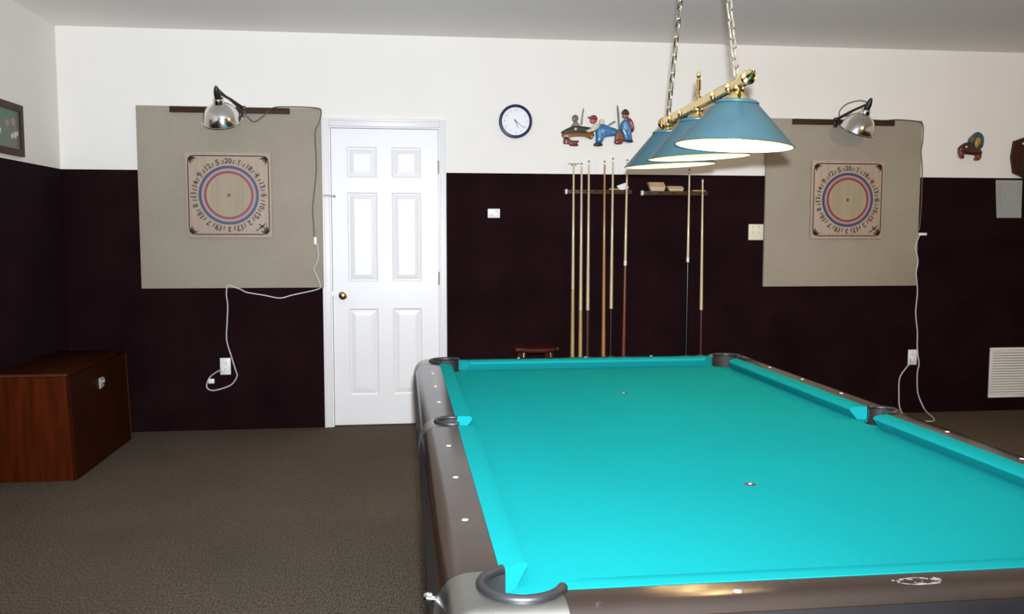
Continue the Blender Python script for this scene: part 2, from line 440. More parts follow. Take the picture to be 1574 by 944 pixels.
sight = None
SIGHT = mat('pearl_sight', (.62, .60, .55, 1), .35)
def put_sight(x, y, o, parent):
    obj('sight', tp(lathe([(0, .0014), (.0035, .0012), (.0055, .0006), (.0060, -.0006), (0, -.0006)], 12, T(x, y, zrail(o)))), SIGHT, parent)
for sx in (-1, 1):
    for sy in (-1, 1):
        r = obj('rail', rail(.052, 1.086, lambda s, o: (sx*(NA+o), sy*s)), RAILM, tb)
        obj('rail_skirt', rail(.052, 1.086, lambda s, o: (sx*(NA+o), sy*s), RSK), CAB, r)
        for k in (1, 2, 3): put_sight(sx*(NA+.084), sy*k*.2794, .084, r)
for sy in (-1, 1):
    r = obj('rail', rail(-.528, .528, lambda s, o: (s, sy*(NB+o)), RTOPN), RAILM, tb)
    obj('rail_skirt', rail(-.528, .528, lambda s, o: (s, sy*(NB+o)), RSKN), CAB, r)
    for k in (-1, 1) + ((0,) if sy > 0 else ()): put_sight(k*.2794, sy*(NB+.084), .084, r)
    if sy < 0:
        bm = bmesh.new()
        for rx, ry, cx_, cy_, a0, a1 in ((.034, .0125, 0, .080, 150, 400), (.020, .008, .010, .084, 180, 420), (.024, .010, -.006, .079, 20, 170)):
            pts = [Vector((cx_+rx*math.cos(math.radians(a0+(a1-a0)*i/30)), -(NB+cy_)+ry*math.sin(math.radians(a0+(a1-a0)*i/30)), 0)) for i in range(31)]
            for p in pts: p.z = zrail(-p.y-NB)+.0003
            add_tube(bm, pts, [.0004+.0007*random.random() for _ in pts], 5)
        for k in range(9):
            x = random.uniform(-.045, .030); y = NB+random.uniform(.070, .090); l = random.uniform(.003, .010)
            add_tube(bm, [(x, -y, zrail(y-NB)+.0003), (x+l, -y+random.uniform(-.003, .003), zrail(y-NB)+.0003)], .0006, 5)
        o = obj('nameplate', tp(bm), mat('worn_silver_print', (.24, .22, .20, 1), .5, noise=.85, scale=120), r)
        o['label'] = 'worn silver oval emblem'
# castings : same curved section as the rails, wrapped round the pocket
A1, B1 = NA+.151, NB+.151
def sample(path, n):
    d = [0.0]
    for p, q in zip(path, path[1:]): d.append(d[-1]+math.hypot(q[0]-p[0], q[1]-p[1]))
    out_ = []
    for i in range(n+1):
        t = d[-1]*i/n
        for k in range(len(path)-1):
            if t <= d[k+1]+1e-9:
                f = (t-d[k])/max(1e-9, d[k+1]-d[k]); p, q = path[k], path[k+1]
                out_.append((p[0]+(q[0]-p[0])*f, p[1]+(q[1]-p[1])*f)); break
    return out_
TT = [0, .12, .25, .38, .5, .6, .69, .77, .84, .89, .93, .96, .985, 1]
def casting(inner, outer, n, mx, my, corner):
    I, O = sample(inner, n), sample(outer, n)
    bm = bmesh.new(); cols = []
    for (ix, iy), (ox, oy) in zip(I, O):
        col = [bm.verts.new((mx*ix, my*iy, ZB+.004))]
        for t in TT:
            x, y = ix+(ox-ix)*t, iy+(oy-iy)*t
            ex = x-NA; ey = y-NB if corner else 0
            c = .091
            o = max(ex, ey, .0492)
            if ex > c and ey > c: o = c+math.hypot(ex-c, ey-c)
            col.append(bm.verts.new((mx*x, my*y, zrail(min(o, .151))+.0006)))
        col.append(bm.verts.new((mx*ox, my*oy, ZN-.128)))
        cols.append(col)
    for p, q in zip(cols, cols[1:]):
        for k in range(len(p)-1): bm.faces.new((p[k], q[k], q[k+1], p[k+1]))
    return tp(bm)
c_in = [(.608, 1.0865)] + arc(.581, 1.1396, .058, -62, 152, 24) + [(.5285, 1.167)]
c_out = [(A1, 1.0865)] + arc(A1-.06, B1-.06, .06, 0, 90, 14) + [(.5285, B1)]
s_in = [(.608, -.051)] + arc(.62, 0, .042, -106, 106, 18) + [(.608, .051)]
s_out = [(A1, -.051), (A1, .051)]
def liner(cx, cy, r, a0, a1, sx, sy):
    bm = lathe([(0, .66), (r, .66), (r, ZB-.002), (r-.003, ZB-.002), (r-.003, .664), (0, .664)], 24, T(cx, cy, 0))
    pts = arc(0, 0, 1, a0, a1, 20); vs = []
    for u, v in pts:
        vs.append([bm.verts.new((cx+sx*u*q, cy+sy*v*q, z)) for q, z in ((r-.003, ZB-.01), (r-.003, ZN-.003), (r, ZN-.003), (r, ZB-.01))])
    for p, q in zip(vs, vs[1:]):
        for k in range(4): bm.faces.new((p[k], p[(k+1) % 4], q[(k+1) % 4], q[k]))
    bm.faces.new(vs[0]); bm.faces.new(list(reversed(vs[-1])))
    return tp(bm)
for sx in (-1, 1):
    for sy in (-1, 1):
        obj('corner_casting', casting(c_in, c_out, 44, sx, sy, True), STEEL, tb, smooth=40)['label'] = 'satin metal corner casting'
        rim = [Vector((sx*x, sy*y, ZN+.001)) for x, y in arc(.581, 1.1396, .060, 158, -68, 26)]
        obj('pocket_rim', tp(tube(rim, .0080, 14)), RUBBER, tb)
        obj('pocket_liner', liner(sx*.581, sy*1.1396, .0572, -70, 160, sx, sy), PIT, tb)
    obj('side_casting', casting(s_in, s_out, 30, sx, 1, False), STEEL, tb, smooth=40)['label'] = 'satin metal side pocket casting'
    rim = [Vector((sx*x, y, ZN+.0005)) for x, y in arc(.62, 0, .0435, -112, 112, 20)]
    obj('pocket_rim', tp(tube(rim, .0060, 14)), RUBBER, tb)
    obj('pocket_liner', liner(sx*.62, 0, .0415, -112, 112, sx, 1), PIT, tb)
# cabinet below
for sx in (-1, 1):
    obj('apron', tp(prism([(sx*.690, ZN-.13), (sx*.665, ZN-.13), (sx*.615, .50), (sx*.640, .49)], 'y', -1.22, 1.22)), CAB, tb, smooth=0)
for sy in (-1, 1):
    obj('apron', tp(prism([(sy*1.245, ZN-.13), (sy*1.220, ZN-.13), (sy*1.170, .50), (sy*1.195, .49)], 'x', -.665, .665)), CAB, tb, smooth=0)
    for sx in (-1, 1):
        bm = bmesh.new()
        add_lathe(bm, [(0, .69), (.115, .69), (.115, .52), (.100, .46), (.085, .10), (.105, .04), (.105, 0), (0, 0)], 4, T(TX+sx*.47, TY+sy*.93, 0) @ Matrix.Rotation(PI/4, 4, 'Z'))
        obj('leg', bm, CAB, tb, smooth=0)
bm = bmesh.new()
add_lathe(bm, [(0, .016), (.006, .016), (.009, .012), (.009, .004), (.005, .003), (.005, -.006), (0, -.006)], 14, frame_to((TX-A1+.003, TY-1.060, .775), (-1, 0, .2)))
obj('bolt_head', bm, CHROME, tb)

# ------------------------------------------------------------------ billiard light over the table
LX = 1.048
lamp = thing('billiard_light', 'brass bar billiard light with three teal shades hanging on chains over table', 'ceiling light', (LX, -3.065, 1.60))
ZR = 1.606
barA, barB = Vector((1.036, -3.545, 1.800)), Vector((1.060, -2.600, 1.782))
def barpt(y): t = (y-barA.y)/(barB.y-barA.y); return barA.lerp(barB, t)
d = (barB-barA).normalized()
bm = bmesh.new(); side = Vector((1, 0, 0)); upz = Vector((0, 0, 1))
def bar_ring(p, hw, hh, c):
    return [bm.verts.new(p+side*a+upz*b) for a, b in ((-hw, -hh+c), (-hw+c, -hh), (hw-c, -hh), (hw, -hh+c), (hw, hh-c), (hw-c, hh), (-hw+c, hh), (-hw, hh-c))]
R0, R1 = bar_ring(barA, .011, .017, .005), bar_ring(barB, .011, .017, .005)
for i in range(8): bm.faces.new((R0[i], R0[(i+1) % 8], R1[(i+1) % 8], R1[i]))
bm.faces.new(R0); bm.faces.new(list(reversed(R1)))
obj('bar', bm, BRASS, lamp, smooth=30)
fin = [(0, .058), (.004, .056), (.006, .050), (.004, .044), (.010, .036), (.016, .026), (.012, .016), (.021, .010), (.023, .004), (.018, -.004), (0, -.004)]
obj('finial', lathe(fin, 20, frame_to(barA, -d+Vector((0, 0, .25)))), BRASS, lamp)
obj('finial', lathe(fin, 20, frame_to(barB, d)), BRASS, lamp)
obj('finial', lathe([(0, .105), (.003, .103), (.007, .094), (.008, .088), (.004, .080), (.009, .074), (.009, .040), (.006, .038), (.006, .020), (.014, .014), (.014, 0), (0, 0)], 18, T(*(barpt(-3.06)+Vector((0, 0, .012))))), BRASS, lamp)
# small cast collars along the bar
for y in (-3.40, -3.25, -2.87, -2.73):
    p = barpt(y); obj('collar', lathe([(0, -.012), (.014, -.010), (.021, -.004), (.021, .004), (.014, .010), (0, .012)], 18, frame_to(p-Vector((0, 0, .004)), d)), BRASS, lamp)
BULB = mat('lit_bulb', (1, .9, .75, 1), .5, emit=(1.0, 0.64, 0.28, 1), estr=52)
prof_out = [(.060, .131), (.066, .126), (.180, .0035), (.1825, 0), (.1795, -.0015)]
prof_in = [(.1785, -.001), (.177, .002), (.0635, .1235), (.030, .127), (0, .127)]
SH = [(-3.470, 1.030, 0.060, 0.0), (-3.058, 1.052, -0.040, 0.01), (-2.680, 1.068, -0.045, 0.01)]
for y, x, tilt, tx in SH:
    bp_ = barpt(y); M = T(bp_.x, y, bp_.z) @ Matrix.Rotation(tilt, 4, 'Y') @ Matrix.Rotation(tx, 4, 'X')
    zr_ = ZR-bp_.z
    sh = obj('shade', lathe(prof_out, 56, M @ T(0, 0, zr_)), TEALS, lamp)
    obj('lining', lathe(prof_in, 56, M @ T(0, 0, zr_)), SHIN, sh)
    obj('top_ring', lathe([(.067, .128), (.067, .132), (.060, .137), (.030, .138), (0, .138)], 40, M @ T(0, 0, zr_)), TEALR, sh)
    obj('fitter', lathe([(0, -.006), (.017, -.008), (.019, -.020), (.015, -.028), (.023, -.036), (.034, -.044), (.042, -.054), (.040, -.058), (0, -.058)], 24, M), BRASS, lamp)
    obj('bulb', lathe([(0, .014), (.012, .016), (.024, .026), (.0295, .044), (.027, .062), (.016, .086), (.013, .126), (0, .126)], 20, M @ T(0, 0, zr_)), BULB, lamp)
# chains : link mesh shared by all links
LK = .019; LR = .0085
pts = [Vector((LR*math.cos(a), 0, LR*math.sin(a)+(LK-LR)*(1 if math.sin(a) >= 0 else -1))) for a in [2*PI*i/16+PI/16 for i in range(16)]]
lbm = tube(pts, .0032, 6, True)
CHAINM = mat('bright_chain_metal', (.72, .66, .52, 1), .22, metal=1, noise=.1, scale=30)
linkme = finish(lbm, 'chain_link', CHAINM)
def chain(bot, top):
    bot, top = Vector(bot), Vector(top); dd = top-bot; n = int(dd.length/.0325)
    pitch = dd.length/n
    q = dd.to_track_quat('Z', 'Y').to_matrix().to_4x4()
    for i in range(n):
        o = bpy.data.objects.new('chain_link', linkme); C.objects.link(o); o.parent = lamp
        p = bot+dd*((i+.5)/n)-BASE[lamp.name]
        o.matrix_local = T(*p) @ q @ Matrix.Rotation(PI/2*(i % 2)+.5, 4, 'Z') @ Matrix.Rotation(random.uniform(-.08, .08), 4, 'Y')
chain(barpt(-3.450)+Vector((0, 0, .020)), (1.040, -3.19, HC-.03))
chain(barpt(-2.670)+Vector((0, 0, .020)), (1.060, -2.93, HC-.03))
for y in (-3.450, -2.670):
    p = barpt(y); pts = [p+Vector((0, .011*math.cos(a), .018+.011*math.sin(a))) for a in [2*PI*i/14 for i in range(14)]]
    obj('hanging_loop', tube(pts, .003, 6, True), BRASS, lamp)
for x, y in ((1.040, -3.19), (1.060, -2.93)):
    bm = lathe([(0, HC), (.022, HC), (.020, HC-.008), (.006, HC-.012), (.004, HC-.030), (0, HC-.030)], 18, T(x, y, 0))
    obj('ceiling_hook', bm, BRASS, lamp)

# ------------------------------------------------------------------ dart backboards, dartboards, clamp lamps
DARTW = mat('dartboard_pale_wood', (0.43, 0.325, 0.24, 1), .6, col2=(0.37, 0.28, 0.21, 1), scale=4, stretch=(9, 1, .7))
DARTC = mat('dartboard_inner_wood', (0.37, 0.29, 0.195, 1), .6, col2=(0.30, 0.25, 0.16, 1), scale=4, stretch=(9, 1, .5))
INK = mat('dark_brown_ink', (.045, .028, .020, 1), .6)
BLUEI = mat('blue_ring_ink', (.040, .052, .105, 1), .5)
LAVI = mat('lavender_ring_ink', (.33, .235, .27, 1), .5)
REDI = mat('red_ring_ink', (.25, .030, .030, 1), .5)
def ring(bm, x, y, z, r0, r1, t=.0012, n=64):
    add_lathe(bm, [(r0, 0), (r0, t), (r1, t), (r1, 0), (r0, 0)], n, T(x, y, z) @ Matrix.Rotation(PI/2, 4, 'X')); return bm
def dart_set(x0, x1, z0, z1, cx, cz, bx0, bx1, who):
    bb = thing('dart_backboard', 'large square grey cloth-covered backboard '+who, 'backboard', ((x0+x1)/2, -.008, z0), 'dart backboards')
    obj('panel', box(x0, x1, -.030, -.0085, z0, z1, bevel=.002), BOARD, bb)
    obj('batten', box(bx0, bx1, -.050, -.0305, z1-.042, z1-.004, bevel=.002), BATTEN, bb)['label'] = 'dark brown wooden batten'
    Y = -.0500
    db = thing('dartboard', 'square pale wooden dartboard with blue and red rings on backboard '+who, 'dartboard', (cx, -.031, cz-.28), 'dartboards')
    obj('panel', box(cx-.276, cx+.276, Y, -.031, cz-.281, cz+.281, bevel=.002), DARTW, db)
    obj('target_face', ring(bmesh.new(), cx, Y, cz, 0, .146), DARTC, db)
    obj('red_ring', ring(bmesh.new(), cx, Y-.0002, cz, .144, .159), REDI, db)
    obj('pale_ring', ring(bmesh.new(), cx, Y-.0001, cz, .159, .176), LAVI, db)
    obj('blue_ring', ring(bmesh.new(), cx, Y-.0002, cz, .176, .194), BLUEI, db)
    obj('bullseye', ring(bmesh.new(), cx, Y-.001, cz, 0, .011, .0012, 24), REDI, db)
    # printed border with cut corners and corner flourishes
    bm = bmesh.new(); h, hz, c = .262, .262, .045
    def loop(k):
        a, b = h-k, hz-k; cc = c-k*.5
        pts = []
        for sx, sz, o in ((1, 1, 0), (-1, 1, 1), (-1, -1, 0), (1, -1, 1)):
            p = [(sx*a, sz*(b-cc)), (sx*(a-cc*.12), sz*(b-cc*.6)), (sx*(a-cc*.6), sz*(b-cc*.12)), (sx*(a-cc), sz*b)]
            pts += p if not o else list(reversed(p))
        return pts
    o_, i_ = loop(0), loop(.0075)
    vo = [bm.verts.new((cx+x, Y-.0008, cz+z)) for x, z in o_]; vi = [bm.verts.new((cx+x, Y-.0008, cz+z)) for x, z in i_]
    n = len(vo)
    for k in range(n): bm.faces.new((vo[k], vo[(k+1) % n], vi[(k+1) % n], vi[k]))
    for sx in (-1, 1):
        for sz in (-1, 1):
            ox, oz = cx+sx*.250, cz+sz*.250
            base = math.atan2(-sz, -sx)
            for da, ln, wd in ((-.55, .052, .009), (0, .040, .010), (.55, .052, .009), (-.95, .026, .008), (.95, .026, .008)):
                a = base+da; dx, dz = math.cos(a), math.sin(a)
                q = [(0, 0), (ln*.5, wd), (ln, 0), (ln*.5, -wd)]
                f = [bm.verts.new((ox+dx*u-dz*v, Y-.0009, oz+dz*u+dx*v)) for u, v in q]
                bm.faces.new(f)
    # little dart mark in the lower right corner
    for (ax, az, bx, bz, wd) in ((.170, -.235, .225, -.200, .0035), (.196, -.212, .236, -.186, .0030), (.190, -.190, .238, -.226, .0035)):
        dx, dz = bx-ax, bz-az; l = math.hypot(dx, dz); nx, nz = -dz/l*wd, dx/l*wd
        bm.faces.new([bm.verts.new((cx+u, Y-.001, cz+v)) for u, v in ((ax-nx, az-nz), (bx-nx, bz-nz), (bx+nx, bz+nz), (ax+nx, az+nz))])
    obj('printed_border', bm, INK, db, smooth=0)
    bm = bmesh.new()
    nums = [20, 1, 18, 4, 13, 6, 10, 15, 2, 17, 3, 19, 7, 16, 8, 11, 14, 9, 12, 5]
    for k, v in enumerate(nums):
        a = -2*PI*k/20
        r = .2240
        M = T(cx-math.sin(a)*r, Y-.0010, cz+math.cos(a)*r) @ Matrix.Rotation(-a, 4, 'Y') @ Matrix.Rotation(PI/2, 4, 'X')
        nb = bmesh.new(); text_into(nb, str(v), .047, M, .0014)
        if k % 2: ring(nb, cx-math.sin(a)*r, Y-.0004, cz+math.cos(a)*r, .0195, .0212, .0006, 24)
        obj('numeral', nb, INK, db, smooth=0)
        a2 = a-PI/20
        ca, sa = math.cos(a2), math.sin(a2)
        q = [(-.0050, .206), (.0015, .206), (.0060, .234), (-.0005, .234)]
        bm.faces.new([bm.verts.new((cx-sa*w+ca*u, Y-.0010, cz+ca*w+sa*u)) for u, w in q])
    obj('divider_marks', bm, INK, db, smooth=0)['kind'] = 'stuff'
    return bb, db
dart_set(-1.716, -0.530, .968, 2.166, -1.136, 1.586, -1.500, -.733, 'left of the door')
dart_set(2.585, 3.765, .955, 2.156, 3.197, 1.580, 2.770, 3.540, 'right of the cue racks')

def clamp_lamp(rim, axis, clamp_pt, label, loop, cord):
    """rim: rim-circle centre, axis: from rim towards socket"""
    L_ = thing('clamp_lamp', label, 'lamp', rim, 'clamp lamps on the dart backboards')
    M = frame_to(rim, axis)
    R_ = .123
    prof = [(R_+.004, -.002), (R_+.004, .002), (R_, .004), (.115, .030), (.103, .058), (.086, .082), (.064, .102), (.042, .116), (.034, .120), (.033, .150), (.030, .154), (0, .154)]
    rf = obj('reflector', lathe(prof, 40, M), CHROME, L_)
    inn = [(R_+.002, -.001), (R_-.004, .005), (.111, .030), (.099, .057), (.082, .080), (.060, .098), (.030, .110), (0, .112)]
    obj('inner_face', lathe(inn, 40, M), mat('white_reflector_inside', (.75, .74, .72, 1), .35), rf)
    obj('bulb', lathe([(0, .010), (.018, .014), (.028, .030), (.029, .045), (.020, .070), (.014, .085), (.014, .108), (0, .108)], 18, M), mat('frosted_bulb', (.82, .80, .76, 1), .3), L_)
    so = obj('socket', lathe([(0, .148), (.021, .148), (.021, .190), (.018, .205), (.014, .222), (.006, .236), (0, .238)], 20, M), BLACKP, L_)
    top = M @ Vector((0, 0, .200)); cp = Vector(clamp_pt)
    mid = top.lerp(cp, .5)
    bm = bmesh.new(); add_tube(bm, [top, mid+Vector((0, 0, .005)), cp], [.007, .009, .011], 8)
    obj('clamp_arm', bm, BLACKP, L_)
    dirv = (cp-top).normalized()
    bm = bmesh.new()
    add_box(bm, cp.x-.020, cp.x+.020, cp.y-.012, cp.y+.006, cp.z-.008, cp.z+.012, bevel=.003)
    add_box(bm, cp.x-.015, cp.x+.015, -.058, -.0505, cp.z-.055, cp.z+.002, bevel=.003)
    add_box(bm, cp.x-.015, cp.x+.015, cp.y-.010, -.0505, cp.z-.004, cp.z+.010, bevel=.003)
    obj('clamp_jaw', bm, BLACKP, L_)
    if loop:
        obj('wire_bail', tube(catmull(loop, 6), .0042, 6), mat('grey_wire', (.16, .16, .16, 1), .4, metal=.6), L_)
    obj('cord', tube(catmull(cord, 6), .0042, 6), CORDB, L_)
    return L_
clamp_lamp(Vector((-1.145, -.17, 2.060)), Vector((-.035, -.55, .84)), (-1.030, -.075, 2.155),
    'silver clamp lamp on the batten left of the door', None,
    [(-1.155, -.300, 2.255), (-1.10, -.20, 2.20), (-1.025, -.065, 2.125), (-.965, -.060, 2.068), (-.905, -.056, 2.105), (-.845, -.045, 2.160), (-.76, -.036, 2.172), (-.560, -.036, 2.168), (-.528, -.036, 2.140), (-.545, -.036, 2.066), (-.570, -.036, 2.000), (-.566, -.036, 1.767), (-.594, -.036, 1.505), (-.590, -.036, 1.395), (-.588, -.036, 1.31)])
clamp_lamp(Vector((3.190, -.17, 2.065)), Vector((.16, -.45, .85)), (3.085, -.075, 2.150),
    'silver clamp lamp with wire loop on the batten right of the cue racks',
    [(3.235, -.260, 2.235), (3.18, -.22, 2.262), (3.11, -.16, 2.245), (3.085, -.11, 2.20), (3.10, -.10, 2.165), (3.17, -.14, 2.180), (3.215, -.20, 2.195)],
    [(3.235, -.26, 2.235), (3.26, -.15, 2.20), (3.33, -.06, 2.160), (3.45, -.052, 2.150), (3.56, -.045, 2.158), (3.72, -.036, 2.150), (3.765, -.034, 2.125), (3.772, -.030, 2.02), (3.762, -.030, 1.93), (3.776, -.030, 1.81), (3.780, -.030, 1.60), (3.776, -.030, 1.43), (3.768, -.032, 1.36)])

# ------------------------------------------------------------------ outlets, cords, switches
def outlet(x, z, label, cat='outlet'):
    o = thing('wall_outlet', label, cat, (x, -.008, z-.058))
    obj('cover_plate', box(x-.035, x+.035, -.014, -.0085, z-.057, z+.057, bevel=.002), WPLAS, o)
    for dz in (.020, -.020):
        f = obj('receptacle', lathe([(0, .0030), (.014, .0030), (.0155, 0), (0, 0)], 18, T(x, -.014, z+dz) @ Matrix.Rotation(PI/2, 4, 'X')), WPLAS, o)
        bm = bmesh.new(); add_box(bm, x-.007, x-.005, -.0178, -.0168, z+dz-.002, z+dz+.006); add_box(bm, x+.005, x+.007, -.0178, -.0168, z+dz-.002, z+dz+.005)
        obj('slot', bm, SLOT, f)
    return o
outlet(-1.194, .437, 'white double outlet in the dark carpet left of the door')
outlet(3.767, .420, 'white double outlet below the right dart backboard')
def ext_cord(label, runs, plug, sock, base):
    o = thing('extension_cord', label, 'cord', base)
    bm = bmesh.new()
    for r in runs: add_tube(bm, catmull(r, 6), .0045, 7)
    obj('cable', bm, CORDW, o)
    px, pz = plug
    bm = bmesh.new(); add_box(bm, px-.014, px+.014, -.047, -.0185, pz-.012, pz+.012, bevel=.005)
    obj('plug', bm, WPLAS, o)
    for (sx, sy, sz, hx, hz) in sock:
        obj('socket_end', box(sx-hx, sx+hx, sy-.010, sy+.010, sz-hz, sz+hz, bevel=.004), WPLAS, o)
    return o
ext_cord('white extension cord looping below the left dart backboard',
    [[(-1.208, -.045, .420), (-1.250, -.040, .402), (-1.300, -.020, .360), (-1.318, -.018, .298), (-1.271, -.018, .275), (-1.163, -.016, .308), (-1.119, -.016, .368), (-1.126, -.020, .410), (-1.150, -.022, .500), (-1.180, -.018, .618), (-1.174, -.018, .740), (-1.168, -.018, .848), (-1.172, -.030, .930), (-1.160, -.038, .985), (-1.120, -.038, .975), (-1.079, -.020, .958), (-1.041, -.016, .938), (-.930, -.016, .918), (-.825, -.016, .898), (-.740, -.016, .918), (-.575, -.020, .955), (-.553, -.038, .985), (-.580, -.038, 1.060), (-.592, -.038, 1.095), (-.568, -.038, 1.150), (-.562, -.038, 1.20), (-.570, -.038, 1.263)]],
    (-1.208, .417), [(-1.285, -.026, .340, .020, .016), (-.580, -.040, 1.285, .010, .026)], (-1.16, -.03, .27))
ext_cord('white extension cord hanging below the right dart backboard to the floor',
    [[(3.753, -.045, .400), (3.70, -.045, .345), (3.655, -.04, .268), (3.648, -.05, .16), (3.632, -.10, .05), (3.61, -.26, .006), (3.70, -.34, .006), (3.79, -.28, .006), (3.835, -.10, .030), (3.835, -.03, .090), (3.812, -.022, .168), (3.806, -.020, .30), (3.812, -.028, .370), (3.802, -.024, .44), (3.796, -.020, .52), (3.794, -.020, .609), (3.776, -.018, .755), (3.782, -.020, .90), (3.764, -.036, .990), (3.756, -.036, 1.05), (3.766, -.036, 1.142), (3.742, -.036, 1.238), (3.760, -.036, 1.300), (3.775, -.036, 1.33)]],
    (3.753, .400), [(3.795, -.036, 1.334, .030, .010)], (3.72, -.04, 0))
sw = thing('light_switch', 'ivory double light switch plate beside the right dart backboard', 'light switch', (2.53, -.008, 1.29))
obj('cover_plate', box(2.472, 2.583, -.014, -.0085, 1.290, 1.404, bevel=.002), IVORY, sw)
for x in (2.504, 2.551):
    obj('toggle', box(x-.005, x+.005, -.026, -.0145, 1.340, 1.362, bevel=.002), IVORY, sw)
    obj('screw', lathe([(0, .0012), (.003, .001), (.0035, 0), (0, 0)], 10, T(x, -.014, 1.385) @ Matrix.Rotation(PI/2, 4, 'X')), SLOT, sw)
th = thing('thermostat', 'small white thermostat box on the carpet right of the door', 'thermostat', (.631, -.008, 1.442))
obj('housing', box(.588, .674, -.034, -.0085, 1.442, 1.506, bevel=.006, seg=3), WPLAS, th)
obj('lever', box(.640, .660, -.037, -.0335, 1.486, 1.494, bevel=.001), mat('pale_grey_plastic', (.6, .6, .6, 1), .4), th)
obj('grille', box(.598, .625, -.0355, -.0335, 1.452, 1.470, bevel=.001), mat('pale_grey_plastic', (.6, .6, .6, 1), .4), th)

# ------------------------------------------------------------------ clock
cx, cz = .783, 2.105
ck = thing('wall_clock', 'round white wall clock with navy rim', 'clock', (cx, 0, cz-.115))
RX = Matrix.Rotation(PI/2, 4, 'X')
obj('dial', lathe([(0, .018), (.100, .018), (.100, 0.001), (0, .001)], 48, T(cx, 0, cz) @ RX), DIAL, ck)
obj('rim', lathe([(.095, .019), (.096, .028), (.102, .034), (.110, .032), (.1155, .022), (.1155, .001), (.097, .001)], 64, T(cx, 0, cz) @ RX), NAVY, ck)
bm = bmesh.new()
for k in range(1, 13):
    a = 2*PI*k/12
    text_into(bm, str(k), .024, T(cx+math.sin(a)*.076, -.0186, cz+math.cos(a)*.076) @ RX)
obj('numerals', bm, DIALG, ck, smooth=0)['kind'] = 'stuff'
def hand(deg, ln, wd, y):
    a = math.radians(deg); dx, dz = math.sin(a), math.cos(a)
    bm = bmesh.new()
    q = [(-.016, wd*.8), (0, wd), (ln, wd*.55), (ln, -wd*.55), (0, -wd), (-.016, -wd*.8)]
    f = prism([(cx+dx*u-dz*v, cz+dz*u+dx*v) for u, v in q], 'y', y, y-.001)
    return f
obj('hour_hand', hand(160, .052, .0026, -.0200), HANDG, ck, smooth=0)
obj('minute_hand', hand(126, .078, .0024, -.0215), HANDG, ck, smooth=0)
obj('hub', lathe([(0, .025), (.005, .0245), (.006, .018), (0, .018)], 14, T(cx, 0, cz) @ RX), HANDG, ck)

# ------------------------------------------------------------------ cue racks and cues
RACKW = mat('dark_rack_wood', (.085, .040, .018, 1), .45, spec=.15, noise=.5, scale=8, stretch=(1, 8, 8))
def rack(x0, x1, z, slots, label):
    o = thing('cue_rack', label, 'cue rack', ((x0+x1)/2, -.008, .33), 'wall cue racks')
    obj('clip_rail', box(x0, x1, -.060, -.0085, z-.016, z+.014, bevel=.003), RACKW, o)
    obj('end_cap', box(x0-.012, x0, -.060, -.0085, z-.017, z+.017, bevel=.003), WPLAS, o)['label'] = 'white end cap'
    for x in slots:
        bm = bmesh.new()
        pts = [Vector((x+.012*math.cos(a), -.0735+.012*math.sin(a), z)) for a in [math.radians(d_) for d_ in range(-60, 241, 25)]]
        add_tube(bm, pts, .003, 6)
        obj('clip', bm, BLACKP, o)
    base = obj('butt_shelf', box(x0-.01, x1+.01, -.100, -.0085, .325, .350, bevel=.004), RACKW, o)
    return o
LS = [1.180, 1.236, 1.287, 1.340, 1.400, 1.453, 1.555]
RS = [1.720, 1.800, 1.900, 2.003, 2.108]
rack(1.140, 1.600, 1.626, LS, 'dark wooden cue rack holding six cues, with white end cap')
rack(1.682, 2.150, 1.620, RS, 'dark wooden cue rack holding two cues, nearer the right backboard')
CUEP = mat('pale_maple', (.60, .50, .30, 1), .35, noise=.15, scale=10, stretch=(5, 5, .5), coat=.3)
CUEG = mat('golden_maple', (.46, .32, .12, 1), .35, noise=.2, scale=10, stretch=(5, 5, .5), coat=.3)
CUEO = mat('amber_wood', (.42, .19, .05, 1), .35, noise=.2, scale=10, stretch=(5, 5, .5), coat=.3)
CUER = mat('red_brown_wood', (.17, .035, .012, 1), .3, noise=.3, scale=10, stretch=(5, 5, .5), coat=.4)
CUEM = mat('maroon_wood', (.045, .006, .010, 1), .3, noise=.3, scale=10, coat=.4)
CUEK = mat('black_lacquer', (.007, .007, .008, 1), .25, noise=.3, scale=10, coat=.4)
CUED = mat('dark_brown_wood', (.05, .020, .012, 1), .3, noise=.3, scale=10, coat=.4)
FERR = mat('white_ferrule', (.75, .73, .66, 1), .35)
TIPM = mat('blue_chalk_tip', (.06, .09, .12, 1), .8)
def cue(x, ztop, dx, shaft, butt, joint, label, tip=True, ringm=None):
    zb = .351; o = thing('cue_stick', label, 'cue', (x+dx, -.0735, zb), 'cues in the wall racks')
    Ln = ztop-zb
    def P(t): return Vector((x+dx*(1-t), -.0735, zb+Ln*t))
    def rad(t): return .0145-(.0145-.0062)*min(1, t/.95)
    def seg(t0, t1, n=6):
        ts = [t0+(t1-t0)*i/n for i in range(n+1)]
        return tube([P(t) for t in ts], [rad(t) for t in ts], 12)
    jt = (joint-zb)/Ln
    obj('bumper', seg(0, .012, 1), RUBBER, o)
    obj('butt', seg(.012, jt), butt, o)
    if ringm: obj('joint_ring', tube([P(jt-.010), P(jt+.012)], rad(jt)+.001, 12), ringm, o)
    obj('shaft', seg(jt, .982 if tip else 1.0), shaft, o)
    if tip:
        obj('ferrule', seg(.982, .993, 1), FERR, o); obj('tip', seg(.993, 1.0, 1), TIPM, o)
    return o
b1 = cue(1.180, 1.812, 0.0, CUEP, CUEG, .95, 'pale gold bridge stick with flat head, leftmost in the cue racks', tip=False)
bm = prism([(1.158, 1.812), (1.166, 1.800), (1.194, 1.800), (1.202, 1.812), (1.222, 1.813), (1.222, 1.819), (1.140, 1.819), (1.140, 1.813)], 'y', -.0785, -.0695)
obj('bridge_head', bm, mat('grey_bridge_plastic', (.30, .29, .27, 1), .4), b1, smooth=0)
